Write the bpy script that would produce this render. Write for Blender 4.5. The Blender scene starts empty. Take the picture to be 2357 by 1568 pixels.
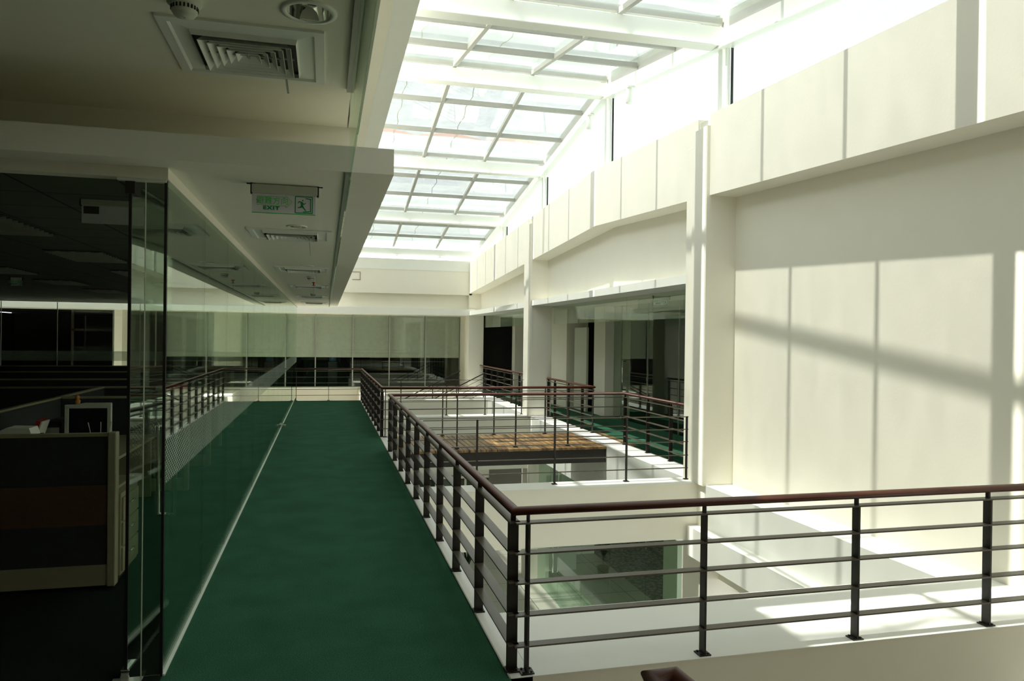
import bpy, bmesh, math, random
from mathutils import Vector, Matrix
random.seed(7)
S = bpy.context.scene
COL = S.collection
R = math.radians

# ------------------------------------------------------------------ camera, sky, sun, exposure
def cam_axes(yaw, pitch, roll):
    y, p, r = R(yaw), R(pitch), R(roll)
    f = Vector((math.sin(y)*math.cos(p), math.cos(y)*math.cos(p), math.sin(p)))
    rt = Vector((math.cos(y), -math.sin(y), 0)); up = rt.cross(f)
    return math.cos(r)*rt + math.sin(r)*up, -math.sin(r)*rt + math.cos(r)*up, f
cd = bpy.data.cameras.new('camera'); cam = bpy.data.objects.new('camera', cd); COL.objects.link(cam)
rt, up, fw = cam_axes(14.233, -.2356, .7172)
M = Matrix((rt, up, -fw)).transposed().to_4x4(); M.translation = (0, 0, 2.0)
cam.matrix_world = M
cd.sensor_width = 36; cd.lens = 36*1696.3/2357; cd.clip_start = .05; cd.clip_end = 300
S.camera = cam

W = bpy.data.worlds.new('sky'); S.world = W; W.use_nodes = True
nt = W.node_tree; nt.nodes.clear()
bg = nt.nodes.new('ShaderNodeBackground'); wo = nt.nodes.new('ShaderNodeOutputWorld')
bg.inputs[0].default_value = (.92, .965, 1.0, 1); bg.inputs[1].default_value = 2.0
nt.links.new(bg.outputs[0], wo.inputs[0])
sl = bpy.data.lights.new('sun', 'SUN'); sl.energy = 10.4; sl.angle = R(.9); sl.color = (1, .97, .90)
so = bpy.data.objects.new('sun', sl); COL.objects.link(so)
T = 2.5                                              # tan of the sun's elevation; it stands square to the corridor
so.rotation_euler = Vector((1, 0, -T)).to_track_quat('-Z', 'Y').to_euler(); so.location = (-6, 12, 20)
V = S.view_settings; V.view_transform = 'Standard'; V.look = 'None'; V.gamma = 1; V.use_curve_mapping = False
V.exposure = 0.58
S.cycles.transparent_max_bounces = 32
S.cycles.max_bounces = 14; S.cycles.diffuse_bounces = 7

# ------------------------------------------------------------------ materials
MATS = {}
def hexlin(h):
    v = [int(h[i:i+2], 16)/255 for i in (0, 2, 4)]
    return [x/12.92 if x <= .04045 else ((x+.055)/1.055)**2.4 for x in v]
def mat(name, col, rough=.6, metal=0, noise=0, nscale=8, bump=0, bscale=60, spec=.5, ghost=None):
    m = bpy.data.materials.new(name); m.use_nodes = True; n = m.node_tree; b = n.nodes['Principled BSDF']
    c = hexlin(col) if isinstance(col, str) else list(col)
    b.inputs['Base Color'].default_value = (*c, 1); b.inputs['Roughness'].default_value = rough
    b.inputs['Metallic'].default_value = metal; b.inputs['Specular IOR Level'].default_value = spec
    tc = n.nodes.new('ShaderNodeTexCoord')
    if noise:
        t = n.nodes.new('ShaderNodeTexNoise'); t.inputs['Scale'].default_value = nscale; t.inputs['Detail'].default_value = 5
        mx = n.nodes.new('ShaderNodeMix'); mx.data_type = 'RGBA'
        mx.inputs[6].default_value = (*[x*(1-noise) for x in c], 1); mx.inputs[7].default_value = (*[min(1, x*(1+noise)) for x in c], 1)
        n.links.new(tc.outputs['Object'], t.inputs['Vector']); n.links.new(t.outputs['Fac'], mx.inputs[0]); n.links.new(mx.outputs[2], b.inputs['Base Color'])
    if bump:
        t = n.nodes.new('ShaderNodeTexNoise'); t.inputs['Scale'].default_value = bscale; t.inputs['Detail'].default_value = 3
        bp = n.nodes.new('ShaderNodeBump'); bp.inputs['Strength'].default_value = bump; bp.inputs['Distance'].default_value = .01
        n.links.new(tc.outputs['Object'], t.inputs['Vector']); n.links.new(t.outputs['Fac'], bp.inputs['Height']); n.links.new(bp.outputs[0], b.inputs['Normal'])
    MATS[name] = m; return m
def fresnel_nodes(n):
    g = n.nodes.new('ShaderNodeNewGeometry'); d = n.nodes.new('ShaderNodeVectorMath'); d.operation = 'DOT_PRODUCT'
    n.links.new(g.outputs['Incoming'], d.inputs[0]); n.links.new(g.outputs['Normal'], d.inputs[1])
    def mth(op, a, b=None):
        m = n.nodes.new('ShaderNodeMath'); m.operation = op
        for i, v in enumerate((a, b)):
            if v is None: continue
            if isinstance(v, (int, float)): m.inputs[i].default_value = v
            else: n.links.new(v, m.inputs[i])
        return m.outputs[0]
    a = mth('ABSOLUTE', d.outputs['Value']); p = mth('POWER', mth('SUBTRACT', 1.0, a), 5.0)
    return mth('ADD', .045, mth('MULTIPLY', p, .93)), mth
def glass(name, tint, dots=False):
    m = bpy.data.materials.new(name); m.use_nodes = True; n = m.node_tree; n.nodes.clear()
    o = n.nodes.new('ShaderNodeOutputMaterial'); tr = n.nodes.new('ShaderNodeBsdfTransparent'); gl = n.nodes.new('ShaderNodeBsdfGlossy')
    tr.inputs[0].default_value = (*tint, 1); gl.inputs['Roughness'].default_value = 0; gl.inputs[0].default_value = (.92, 1, .93, 1)
    mx = n.nodes.new('ShaderNodeMixShader'); f, mth = fresnel_nodes(n)
    n.links.new(f, mx.inputs[0]); n.links.new(tr.outputs[0], mx.inputs[1]); n.links.new(gl.outputs[0], mx.inputs[2])
    out = mx.outputs[0]
    if dots:
        tc = n.nodes.new('ShaderNodeTexCoord'); sp = n.nodes.new('ShaderNodeSeparateXYZ'); n.links.new(tc.outputs['Object'], sp.inputs[0])
        u = mth('SINE', mth('MULTIPLY', mth('ADD', sp.outputs['X'], sp.outputs['Y']), 2*math.pi/.05)); v = mth('SINE', mth('MULTIPLY', sp.outputs['Z'], 2*math.pi/.03))
        k = mth('GREATER_THAN', mth('MULTIPLY', u, v), .28)
        df = n.nodes.new('ShaderNodeBsdfDiffuse'); df.inputs[0].default_value = (.42, .48, .43, 1)
        m2 = n.nodes.new('ShaderNodeMixShader'); n.links.new(k, m2.inputs[0]); n.links.new(out, m2.inputs[1]); n.links.new(df.outputs[0], m2.inputs[2]); out = m2.outputs[0]
    n.links.new(out, o.inputs[0]); MATS[name] = m; return m
def cloth(name, col, clear, trans=.6, wr=3.0):
    m = bpy.data.materials.new(name); m.use_nodes = True; n = m.node_tree; n.nodes.clear()
    o = n.nodes.new('ShaderNodeOutputMaterial'); df = n.nodes.new('ShaderNodeBsdfDiffuse'); tl = n.nodes.new('ShaderNodeBsdfTranslucent'); tp = n.nodes.new('ShaderNodeBsdfTransparent')
    tc = n.nodes.new('ShaderNodeTexCoord'); t = n.nodes.new('ShaderNodeTexNoise'); t.inputs['Scale'].default_value = wr; t.inputs['Detail'].default_value = 4; t.inputs['Distortion'].default_value = 1.2
    n.links.new(tc.outputs['Object'], t.inputs['Vector'])
    mp = n.nodes.new('ShaderNodeMix'); mp.data_type = 'RGBA'; mp.inputs[6].default_value = (*[x*.75 for x in col], 1); mp.inputs[7].default_value = (*col, 1)
    n.links.new(t.outputs['Fac'], mp.inputs[0])
    for b in (df, tl): n.links.new(mp.outputs[2], b.inputs[0])
    m1 = n.nodes.new('ShaderNodeMixShader'); m1.inputs[0].default_value = trans; n.links.new(df.outputs[0], m1.inputs[1]); n.links.new(tl.outputs[0], m1.inputs[2])
    m2 = n.nodes.new('ShaderNodeMixShader'); m2.inputs[0].default_value = clear
    if clear:
        rg = n.nodes.new('ShaderNodeMapRange'); rg.inputs[1].default_value = .35; rg.inputs[2].default_value = .65; rg.inputs[3].default_value = clear*.92; rg.inputs[4].default_value = clear*1.08; n.links.new(t.outputs['Fac'], rg.inputs[0]); n.links.new(rg.outputs[0], m2.inputs[0])
    n.links.new(m1.outputs[0], m2.inputs[1]); n.links.new(tp.outputs[0], m2.inputs[2])
    n.links.new(m2.outputs[0], o.inputs[0]); MATS[name] = m; return m

mat('plaster', (.875, .845, .745), .75, noise=.025, nscale=2.5, bump=.08, bscale=30, spec=.2)
mat('white_paint', (.88, .89, .84), .5, noise=.02, nscale=4)
mat('ceiling_paint', (.90, .875, .75), .8, noise=.02, spec=.2)
mat('steel_white', (.86, .88, .82), .35, noise=.02)
mat('steel_grey', (.40, .40, .36), .4, noise=.05)
mat('dark_steel', (.018, .013, .010), .5, noise=.2, nscale=20)
mat('flat_bar', (.10, .085, .062), .38, noise=.1, nscale=10)
mat('mahogany', (.085, .021, .011), .42, noise=.25, nscale=9)
mat('black', (.008, .008, .008), .5)
mat('chrome', (.75, .78, .74), .12, metal=1)
mat('alu', (.45, .47, .42), .35, metal=.6)
mat('office_white', (.62, .64, .55), .5)
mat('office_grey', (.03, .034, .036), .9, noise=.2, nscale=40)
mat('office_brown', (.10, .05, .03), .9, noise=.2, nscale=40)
mat('office_trim', (.30, .285, .18), .55)
mat('screen', (.01, .012, .012), .15)
mat('red', (.45, .03, .03), .5); mat('vent_white', (.84, .86, .79), .5); mat('lens', (.16, .2, .17), .2); mat('amber', (.7, .3, .08), .5); mat('paper', (.75, .76, .7), .7)
mat('sign_green', (.0, .33, .10), .5); mat('sign_pale', (.86, .84, .92), .4); mat('sign_light_green', (.10, .70, .18), .5)
mat('leaf', (.02, .05, .018), .5); mat('pot', (.12, .07, .045), .7)
mat('rail_lower', (.3, .3, .26), .5)
mat('brown_label', (.12, .10, .06), .6)
mat('dark_room', (.02, .02, .018), .8)  # near-black colour paints in the darkness of unlit rooms
mat('frame_brown', (.03, .014, .008), .5)
mat('blue_can', (.05, .12, .22), .4)

def carpet():
    m = mat('carpet', (.0115, .098, .058), .95, spec=.1); n = m.node_tree; b = n.nodes['Principled BSDF']; tc = n.nodes.new('ShaderNodeTexCoord')
    t = n.nodes.new('ShaderNodeTexNoise'); t.inputs['Scale'].default_value = 150; t.inputs['Detail'].default_value = 2
    t2 = n.nodes.new('ShaderNodeTexNoise'); t2.inputs['Scale'].default_value = 2.2; t2.inputs['Detail'].default_value = 3
    r = n.nodes.new('ShaderNodeValToRGB'); r.color_ramp.elements[0].position = .3; r.color_ramp.elements[1].position = .7
    r.color_ramp.elements[0].color = (.020, .080, .045, 1); r.color_ramp.elements[1].color = (.062, .215, .125, 1)
    mx = n.nodes.new('ShaderNodeMix'); mx.data_type = 'RGBA'; mx.blend_type = 'MULTIPLY'; mx.inputs[0].default_value = .5
    for q in (t, t2): n.links.new(tc.outputs['Object'], q.inputs['Vector'])
    n.links.new(t.outputs['Fac'], r.inputs[0]); n.links.new(r.outputs[0], mx.inputs[6]); n.links.new(t2.outputs['Fac'], mx.inputs[7]); n.links.new(mx.outputs[2], b.inputs['Base Color'])
    bp = n.nodes.new('ShaderNodeBump'); bp.inputs['Strength'].default_value = .5; bp.inputs['Distance'].default_value = .004
    n.links.new(t.outputs['Fac'], bp.inputs['Height']); n.links.new(bp.outputs[0], b.inputs['Normal'])
carpet()
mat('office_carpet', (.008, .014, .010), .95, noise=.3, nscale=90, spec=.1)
def tiles(name, c1, c2, mortar, w, h, ms, rough, speck=.15):
    m = mat(name, c1, rough); n = m.node_tree; b = n.nodes['Principled BSDF']; tc = n.nodes.new('ShaderNodeTexCoord')
    br = n.nodes.new('ShaderNodeTexBrick'); br.offset = 0; br.inputs['Color1'].default_value = (*c1, 1); br.inputs['Color2'].default_value = (*c2, 1); br.inputs['Mortar'].default_value = (*mortar, 1)
    br.inputs['Scale'].default_value = 1; br.inputs['Mortar Size'].default_value = ms; br.inputs['Brick Width'].default_value = w; br.inputs['Row Height'].default_value = h
    t = n.nodes.new('ShaderNodeTexNoise'); t.inputs['Scale'].default_value = 45; t.inputs['Detail'].default_value = 6
    rp = n.nodes.new('ShaderNodeMapRange'); rp.inputs[3].default_value = 1-speck*2; rp.inputs[4].default_value = 1+speck
    mx = n.nodes.new('ShaderNodeMix'); mx.data_type = 'RGBA'; mx.blend_type = 'MULTIPLY'; mx.inputs[0].default_value = 1
    n.links.new(tc.outputs['Object'], br.inputs['Vector']); n.links.new(tc.outputs['Object'], t.inputs['Vector']); n.links.new(t.outputs['Fac'], rp.inputs[0])
    n.links.new(br.outputs['Color'], mx.inputs[6]); n.links.new(rp.outputs[0], mx.inputs[7]); n.links.new(mx.outputs[2], b.inputs['Base Color'])
tiles('granite', (.50, .50, .42), (.44, .45, .38), (.16, .17, .15), 1.2, 1.2, .012, .35, .22)
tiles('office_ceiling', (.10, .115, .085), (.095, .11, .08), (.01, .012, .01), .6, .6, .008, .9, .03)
def pebbles():
    m = mat('pebbles', (.2, .2, .18), .8); n = m.node_tree; b = n.nodes['Principled BSDF']; tc = n.nodes.new('ShaderNodeTexCoord')
    v = n.nodes.new('ShaderNodeTexVoronoi'); v.inputs['Scale'].default_value = 9; r = n.nodes.new('ShaderNodeValToRGB')
    r.color_ramp.elements[0].color = (.34, .36, .32, 1); r.color_ramp.elements[1].color = (.03, .035, .03, 1); r.color_ramp.elements[1].position = .62
    n.links.new(tc.outputs['Object'], v.inputs['Vector']); n.links.new(v.outputs['Distance'], r.inputs[0]); n.links.new(r.outputs[0], b.inputs['Base Color'])
    bp = n.nodes.new('ShaderNodeBump'); bp.inputs['Strength'].default_value = 1; bp.inputs['Distance'].default_value = .05; bp.invert = True
    n.links.new(v.outputs['Distance'], bp.inputs['Height']); n.links.new(bp.outputs[0], b.inputs['Normal'])
pebbles()
def planks():
    m = mat('deck_wood', (.3, .18, .08), .45); n = m.node_tree; b = n.nodes['Principled BSDF']; tc = n.nodes.new('ShaderNodeTexCoord')
    oi = n.nodes.new('ShaderNodeMapping'); oi.inputs['Scale'].default_value = (6.9, .8, 1)
    t = n.nodes.new('ShaderNodeTexNoise'); t.inputs['Scale'].default_value = 1.6; t.inputs['Detail'].default_value = 4
    r = n.nodes.new('ShaderNodeValToRGB'); r.color_ramp.elements[0].color = (.10, .05, .022, 1); r.color_ramp.elements[1].color = (.42, .26, .11, 1)
    r.color_ramp.elements[0].position = .32; r.color_ramp.elements[1].position = .68
    n.links.new(tc.outputs['Object'], oi.inputs[0]); n.links.new(oi.outputs[0], t.inputs['Vector']); n.links.new(t.outputs['Fac'], r.inputs[0]); n.links.new(r.outputs[0], b.inputs['Base Color'])
planks()
glass('glass', (.895, .932, .895)); glass('roof_glass', (.97, .99, .97)); glass('glass_dots', (.895, .932, .895), True); glass('clear_glass', (.93, .97, .94))
glass('green_glass', (.76, .86, .79)); glass('dark_glass', (.42, .50, .43))
cloth('roof_fabric', (.10, .105, .105), .285, .62, 2.6)
cloth('blind', (.90, .90, .87), 0, .25, 6)
cloth('blind_bright', (.93, .95, .95), 0, .75, 30)
cloth('red_cloth', (.8, .45, .36), .3, .6, 4)

# ------------------------------------------------------------------ mesh helpers
class MB:
    def __init__(s): s.b = bmesh.new()
    def box(s, x0, x1, y0, y1, z0, z1, bev=0):
        vs = [s.b.verts.new((x, y, z)) for x in (x0, x1) for y in (y0, y1) for z in (z0, z1)]
        for f in ((0, 1, 3, 2), (4, 6, 7, 5), (0, 4, 5, 1), (2, 3, 7, 6), (0, 2, 6, 4), (1, 5, 7, 3)): s.b.faces.new([vs[i] for i in f])
        return s
    def prism(s, poly, axis, a, b):
        """poly = 2-D points; extruded along axis 'x', 'y' or 'z' from a to b"""
        def P(u, v, w): return {'x': (w, u, v), 'y': (u, w, v), 'z': (u, v, w)}[axis]
        A = [s.b.verts.new(P(u, v, a)) for u, v in poly]; B = [s.b.verts.new(P(u, v, b)) for u, v in poly]
        n = len(poly); s.b.faces.new(A); s.b.faces.new(B[::-1])
        for i in range(n): s.b.faces.new((A[i], B[i], B[(i+1) % n], A[(i+1) % n]))
        return s
    def bar(s, p, q, w, h, upv=(0, 0, 1)):
        p, q = Vector(p), Vector(q); d = (q-p).normalized(); sd = d.cross(Vector(upv)).normalized(); u = sd.cross(d)
        A = [s.b.verts.new(p+sd*a*w/2+u*b*h/2) for a, b in ((-1, -1), (1, -1), (1, 1), (-1, 1))]
        B = [s.b.verts.new(q+sd*a*w/2+u*b*h/2) for a, b in ((-1, -1), (1, -1), (1, 1), (-1, 1))]
        s.b.faces.new(A[::-1]); s.b.faces.new(B)
        for i in range(4): s.b.faces.new((A[i], A[(i+1) % 4], B[(i+1) % 4], B[i]))
        return s
    def tube(s, pts, r, n=16, rz=None, cap=True, upv=(0, 0, 1)):
        pts = [Vector(p) for p in pts]; rings = []; rz = rz or r
        for i, p in enumerate(pts):
            d0 = (p-pts[i-1]).normalized() if i else (pts[1]-p).normalized(); d1 = (pts[i+1]-p).normalized() if i < len(pts)-1 else d0
            d = (d0+d1).normalized(); k = 1/max(.35, d.dot(d1)); sd = d.cross(Vector(upv)).normalized(); u = sd.cross(d)
            rings.append([s.b.verts.new(p+sd*math.cos(a)*r*k+u*math.sin(a)*rz) for a in [2*math.pi*j/n for j in range(n)]])
        for a, b in zip(rings, rings[1:]):
            for j in range(n): s.b.faces.new((a[j], a[(j+1) % n], b[(j+1) % n], b[j]))
        if cap: s.b.faces.new(rings[0][::-1]); s.b.faces.new(rings[-1])
        return s
    def lathe(s, prof, c, n=32, close=False):
        rings = [[s.b.verts.new((c[0]+r*math.cos(2*math.pi*j/n), c[1]+r*math.sin(2*math.pi*j/n), c[2]+z)) for j in range(n)] for r, z in prof]
        for a, b in zip(rings, rings[1:]):
            for j in range(n): s.b.faces.new((a[j], a[(j+1) % n], b[(j+1) % n], b[j]))
        if close: s.b.faces.new(rings[0][::-1]); s.b.faces.new(rings[-1])
        return s
    def poly(s, pts): s.b.faces.new([s.b.verts.new(p) for p in pts]); return s
    def obj(s, name, m, parent=None, smooth=False, bevel=0, label=None):
        me = bpy.data.meshes.new(name); bmesh.ops.recalc_face_normals(s.b, faces=s.b.faces); s.b.to_mesh(me); s.b.free()
        me.materials.append(MATS[m]); o = bpy.data.objects.new(name, me); COL.objects.link(o)
        if smooth:
            for p in me.polygons: p.use_smooth = True
        if parent:
            o.parent = parent; o.matrix_parent_inverse = Matrix.Translation(-parent.location)
        if bevel:
            md = o.modifiers.new('bevel', 'BEVEL'); md.width = bevel; md.segments = 2; md.limit_method = 'ANGLE'
        if label: o['label'] = label
        return o
def struct(o): o['kind'] = 'structure'; return o
def tag(o, label, cat, group=None):
    o['label'] = label; o['category'] = cat
    if group: o['group'] = group
    return o
def empty(name, loc=(0, 0, 0)):
    o = bpy.data.objects.new(name, None); o.location = loc; o.empty_display_size = .1; COL.objects.link(o); return o
def thing(name, label, cat, loc=(0, 0, 0), group=None): return tag(empty(name, loc), label, cat, group)
def box(name, m, *a, parent=None, bevel=0, s=True):
    o = MB().box(*a).obj(name, m, parent, bevel=bevel)
    if s and not parent: struct(o)
    return o
def dup(root, loc, label=None, group=None):
    r = root.copy(); COL.objects.link(r); r.location = loc
    if label: r['label'] = label
    if group: r['group'] = group
    def rec(a, b):
        for ch in list(a.children):
            c = ch.copy(); COL.objects.link(c); c.parent = b; rec(ch, c)
    rec(root, r); return r

# ------------------------------------------------------------------ gable
YR = 13.7
RZ = lambda y: 6.76-.152*abs(y-YR)          # underside line of the skylight rafters
BT = lambda y: 5.30-.048*abs(y-13.55)       # top of the gabled edge beam
BB = lambda y: 4.19-.048*abs(y-13.55)       # its underside
LZ = -4.2                                   # lower floor
XB, XW = 5.07, 5.48                         # beam face, infill wall face

# ------------------------------------------------------------------ floors
box('floor_corridor', 'carpet', -.9, 1.075, -3, 23.2, -.78, 0)
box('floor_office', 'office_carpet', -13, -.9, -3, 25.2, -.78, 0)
box('trim_corridor_kerb', 'white_paint', 1.075, 1.21, 4.17, 23.2, -.8, .004)
box('trim_carpet_edge', 'steel_grey', 1.066, 1.076, 4.17, 23.2, 0, .009)
box('trim_glass_channel', 'steel_white', -.915, -.885, 4.65, 25.1, 0, .012)
box('floor_right_walkway', 'carpet', 5.54, 7.2, 9.8, 28.4, -.4, .0)
box('floor_right_office', 'office_carpet', 7.2, 13, 9.8, 30, -.4, .0)
box('ledge_right', 'white_paint', XB, 5.54, 9.1, 26.4, -.97, .004)
box('trim_walkway_carpet_edge', 'steel_grey', 5.535, 5.55, 9.8, 12.8, 0, .012)
# white transverse beams with their ledges
b = MB().box(1.075, 5.7, 4.17, 5.17, -.78, 0).obj('beam_front', 'plaster'); struct(b)
box('beam_front_soffit_face', 'plaster', 1.21, 5.7, 4.17, 4.5, -5, -.78)
box('beam_second', 'plaster', 1.21, XB, 9.33, 9.72, -.775, 0)
box('beam_third', 'plaster', 1.21, XB, 18.2, 18.68, -1.35, 0)
box('trim_second_ledge', 'white_paint', 1.21, XB, 9.32, 9.73, 0, .006)
box('trim_third_ledge', 'white_paint', 1.21, XB, 18.19, 18.69, 0, .006)
box('trim_front_ledge', 'white_paint', 1.21, 5.48, 4.165, 5.175, 0, .006)
# near bay: ledge, recessed band and protruding lower beam
box('ledge_near_bay', 'white_paint', XB, 5.6, 3.2, 9.1, -.60, .004)
box('beam_near_bay_lower', 'white_paint', 4.90, 5.6, 3.2, 9.3, -.98, -.58)
# far landing
box('floor_far_landing_left', 'plaster', -13, 1.21, 23.2, 28.8, -.98, -.75); box('floor_far_landing_mid', 'plaster', 1.21, 2.0, 23.75, 28.8, -.78, -.0)
box('floor_far_landing_near', 'plaster', 1.21, XB+.5, 23.05, 23.75, -.78, 0)
box('floor_far_landing_back', 'plaster', 2.0, 5.6, 25.3, 28.8, -.78, 0)
box('trim_far_kerb', 'white_paint', -13, XB, 28.68, 29.3, -.05, .02); box('wall_far_kerb_face', 'plaster', -13, 1.3, 28.7, 29.3, -.9, -.05)
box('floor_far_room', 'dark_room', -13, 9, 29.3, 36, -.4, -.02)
# lower storey
box('floor_lower', 'granite', -6, 7.6, 3, 34, LZ-.2, LZ)
box('floor_lower_pebbles', 'pebbles', 7.6, 16, 3, 34, LZ-.2, LZ+.02)
box('wall_lower_far', 'plaster', -6, 8, 23.6, 24.0, LZ, -.78) if False else None
box('wall_lower_left', 'plaster', -1.2, -1.0, 3, 34, LZ, -.78)
box('wall_lower_back', 'plaster', -6, 16, 30, 30.2, LZ, -.4)
box('wall_lower_right', 'plaster', 14, 14.2, 3, 30, LZ, -.4)
box('ceiling_lower_right', 'ceiling_paint', 5.54, 14, 9.8, 30, -.95, -.4)
box('trim_lower_lintel', 'plaster', 1.2, 5.2, 23.3, 23.6, -2.55, -.78)
for i, x in enumerate((3.2, 3.45, 4.4)):
    box('trim_lower_mullion', 'white_paint', x, x+.07, 23.35, 23.45, LZ, -2.55)
g = MB().box(2.9, 5.2, 23.38, 23.40, LZ, -2.55).obj('window_lower_far', 'dark_glass'); struct(g)

# ------------------------------------------------------------------ columns
def column(y0, y1, x1=5.62, z1=4.75):
    struct(MB().box(XB-.005, x1, y0, y1, LZ, z1).obj('column', 'plaster', bevel=.006))
column(9.12, 9.76); column(18.02, 18.76); column(26.4, 27.1, 5.62, 3.6)
struct(MB().box(XB-.045, XB+.02, 9.105, 9.52, 0, 4.93).obj('column_pilaster', 'plaster'))
struct(MB().box(XB-.045, XB+.02, 18.005, 18.42, 0, 4.9).obj('column_pilaster', 'plaster'))

# ------------------------------------------------------------------ right side walls
def gable_beam(name, y0, y1, x0, x1, zb, zt, m='plaster'):
    ys = [y0]+([13.55] if y0 < 13.55 < y1 else [])+[y1]
    P = [(y, zb(y)) for y in ys]+[(y, zt(y)) for y in ys[::-1]]
    return struct(MB().prism(P, 'x', x0, x1).obj(name, m))
gable_beam('beam_gabled', 2.2, 9.12, XB, 5.9, BB, BT)
gable_beam('beam_gabled', 9.12, 9.45, XB+.03, 5.9, BB, lambda y: BT(y)-.05)
gable_beam('beam_gabled', 9.45, 18.1, XB, 5.9, BB, BT)
gable_beam('beam_gabled', 18.1, 18.4, XB+.03, 5.9, BB, lambda y: BT(y)-.05)
gable_beam('beam_gabled', 18.4, 26.42, XB, 5.9, BB, BT)
box('wall_right', 'plaster', XW, 5.9, -3, 9.2, -.62, 4.1)
box('wall_right_lower', 'plaster', 5.30, 5.9, 3, 9.2, -1.3, -.9)
gable_beam('wall_right_infill', 9.7, 18.1, XW+.02, 5.9, lambda y: 2.82, lambda y: BB(y)+.05)
gable_beam('wall_right_infill', 18.7, 26.5, XW+.02, 5.9, lambda y: 2.82, lambda y: BB(y)+.05)
box('trim_window_head', 'white_paint', XB, 5.66, 9.76, 18.02, 2.815, 2.945)
box('trim_window_head', 'white_paint', XB, 5.66, 18.76, 26.4, 2.785, 2.93)
box('ceiling_right_walkway', 'ceiling_paint', 5.6, 13, 9.76, 30, 2.83, 3.0)
box('wall_walkway_near', 'plaster', 5.5, 13, 9.5, 9.76, -.4, 3.0)
# smoke curtain of glass panels on the right walkway
for y0, y1 in ((9.77, 18.02), (18.78, 26.4)):
    n = round((y1-y0)/1.2); st = (y1-y0)/n
    for i in range(n):
        struct(MB().box(5.655, 5.665, y0+i*st+.006, y0+(i+1)*st-.006, 2.35, 2.83).obj('window_smoke_curtain', 'clear_glass'))
# inner walls of the right walkway
box('column_walkway', 'plaster', 6.95, 7.65, 17.7, 18.5, 0, 2.83)
box('wall_walkway_inner', 'plaster', 6.75, 7.4, 20.2, 22.6, 0, 2.83)
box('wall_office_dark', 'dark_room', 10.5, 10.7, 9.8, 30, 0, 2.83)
box('door_2', 'office_white', 6.92, 6.98, 19.0, 20.0, 0, 2.3)
struct(MB().box(7.19, 7.205, 9.8, 17.7, 0, 2.83).obj('window_2', 'glass'))
for i in range(5): box('trim_office_joint', 'alu', 7.185, 7.21, 11.0+i*1.55, 11.012+i*1.55, 0, 2.83)
hd = thing('door_pull', 'tall D-shaped steel pull handle on the dark glass of the right-hand office', 'handle', (7.14, 16.9, 1.1))
MB().tube([(7.19, 16.9, .75), (7.10, 16.9, .75), (7.10, 16.9, 1.45), (7.19, 16.9, 1.45)], .014, 10, upv=(0, 1, 0)).obj('grip', 'chrome', hd, True)
# walkway far end: near-black wall painting in the unlit openings, under pale blinds
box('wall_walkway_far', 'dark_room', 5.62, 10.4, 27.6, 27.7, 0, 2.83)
box('wall_walkway_far_jamb', 'plaster', 6.75, 7.3, 26.2, 26.6, 0, 2.83)
for i, (a, c_) in enumerate(((7.35, 8.15), (8.2, 9.4))):
    o = MB().box(a, c_, 27.5, 27.51, 1.6, 2.8).obj('roller_blind', 'blind'); tag(o, ('left' if i == 0 else 'right')+' of two half-drawn pale roller blinds at the dark end of the right walkway', 'blind', 'blinds at the end of the right walkway')

# ------------------------------------------------------------------ far wall
YF = 26.4
box('beam_far', 'plaster', -13, XB+.1, YF, YF+.4, 3.52, 4.37)
box('beam_far_fascia', 'white_paint', -13, 5.4, YF-.02, YF+.5, 4.37, 4.75)
box('wall_far', 'plaster', -13, XB+.2, YF+.25, YF+.5, 2.95, 3.6)
box('trim_far_band', 'white_paint', -13, XB+.2, YF-.1, YF+.5, 2.77, 3.0)
box('ceiling_far_soffit', 'ceiling_paint', -13, 5.62, YF+.4, 29.3, 2.80, 2.95)
box('column_far', 'plaster', -3.85, -2.95, 28.2, 28.9, 0, 2.8)
box('column_far', 'plaster', -7.1, -6.85, 28.2, 28.9, 0, 2.8)
box('wall_far_end', 'plaster', 5.24, 5.62, 27.1, 29.4, -.05, 2.82)
mull = [5.24, 3.85, 2.44, 1.04, -.35, -1.75, -3.15, -4.55, -5.95, -7.35, -8.75]
for i, (x1, x0) in enumerate(zip(mull, mull[1:])):
    w = struct(empty('window_%d' % (i+3), ((x0+x1)/2, 29.1, 0)))
    MB().box(x0+.02, x1-.02, 29.1, 29.11, 0, 2.78).obj('pane', 'glass', w)
    MB().box(x1-.02, x1+.02, 29.07, 29.14, 0, 2.8).obj('mullion', 'alu', w)
    if i > 6:
        MB().box(x0+.02, x1-.02, 29.2, 29.24, 2.05, 2.12).obj('transom', 'frame_brown', w); MB().box(x0+.02, x0+.1, 29.2, 29.24, 0, 2.8).obj('timber_frame', 'frame_brown', w); continue
    o = MB().box(x0+.02, x1-.02, 29.22, 29.23, 1.16, 2.8).obj('roller_blind', 'blind')
    pl = ['rightmost, beside the far right column', 'second from the right', 'third from the right', 'fourth from the right', 'fifth from the right', 'sixth from the right', 'seventh from the right', 'eighth from the right', 'ninth from the right', 'tenth from the right'][i]
    tag(o, 'pale half-drawn roller blind behind the far glass wall, '+pl, 'blind', 'roller blinds of the far glass wall')
    MB().tube([(x0+.03, 29.225, 1.16), (x1-.03, 29.225, 1.16)], .012, 8).obj('bottom_bar', 'office_white', o)
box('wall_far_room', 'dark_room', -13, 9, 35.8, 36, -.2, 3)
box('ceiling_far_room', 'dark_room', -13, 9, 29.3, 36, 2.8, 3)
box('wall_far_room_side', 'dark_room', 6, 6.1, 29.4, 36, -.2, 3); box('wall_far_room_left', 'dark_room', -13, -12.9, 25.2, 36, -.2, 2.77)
wc = thing('water_dispenser', 'dark cabinet water dispenser with a blue bottle behind the far glass wall', 'water dispenser', (.3, 30.2, 0))
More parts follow.
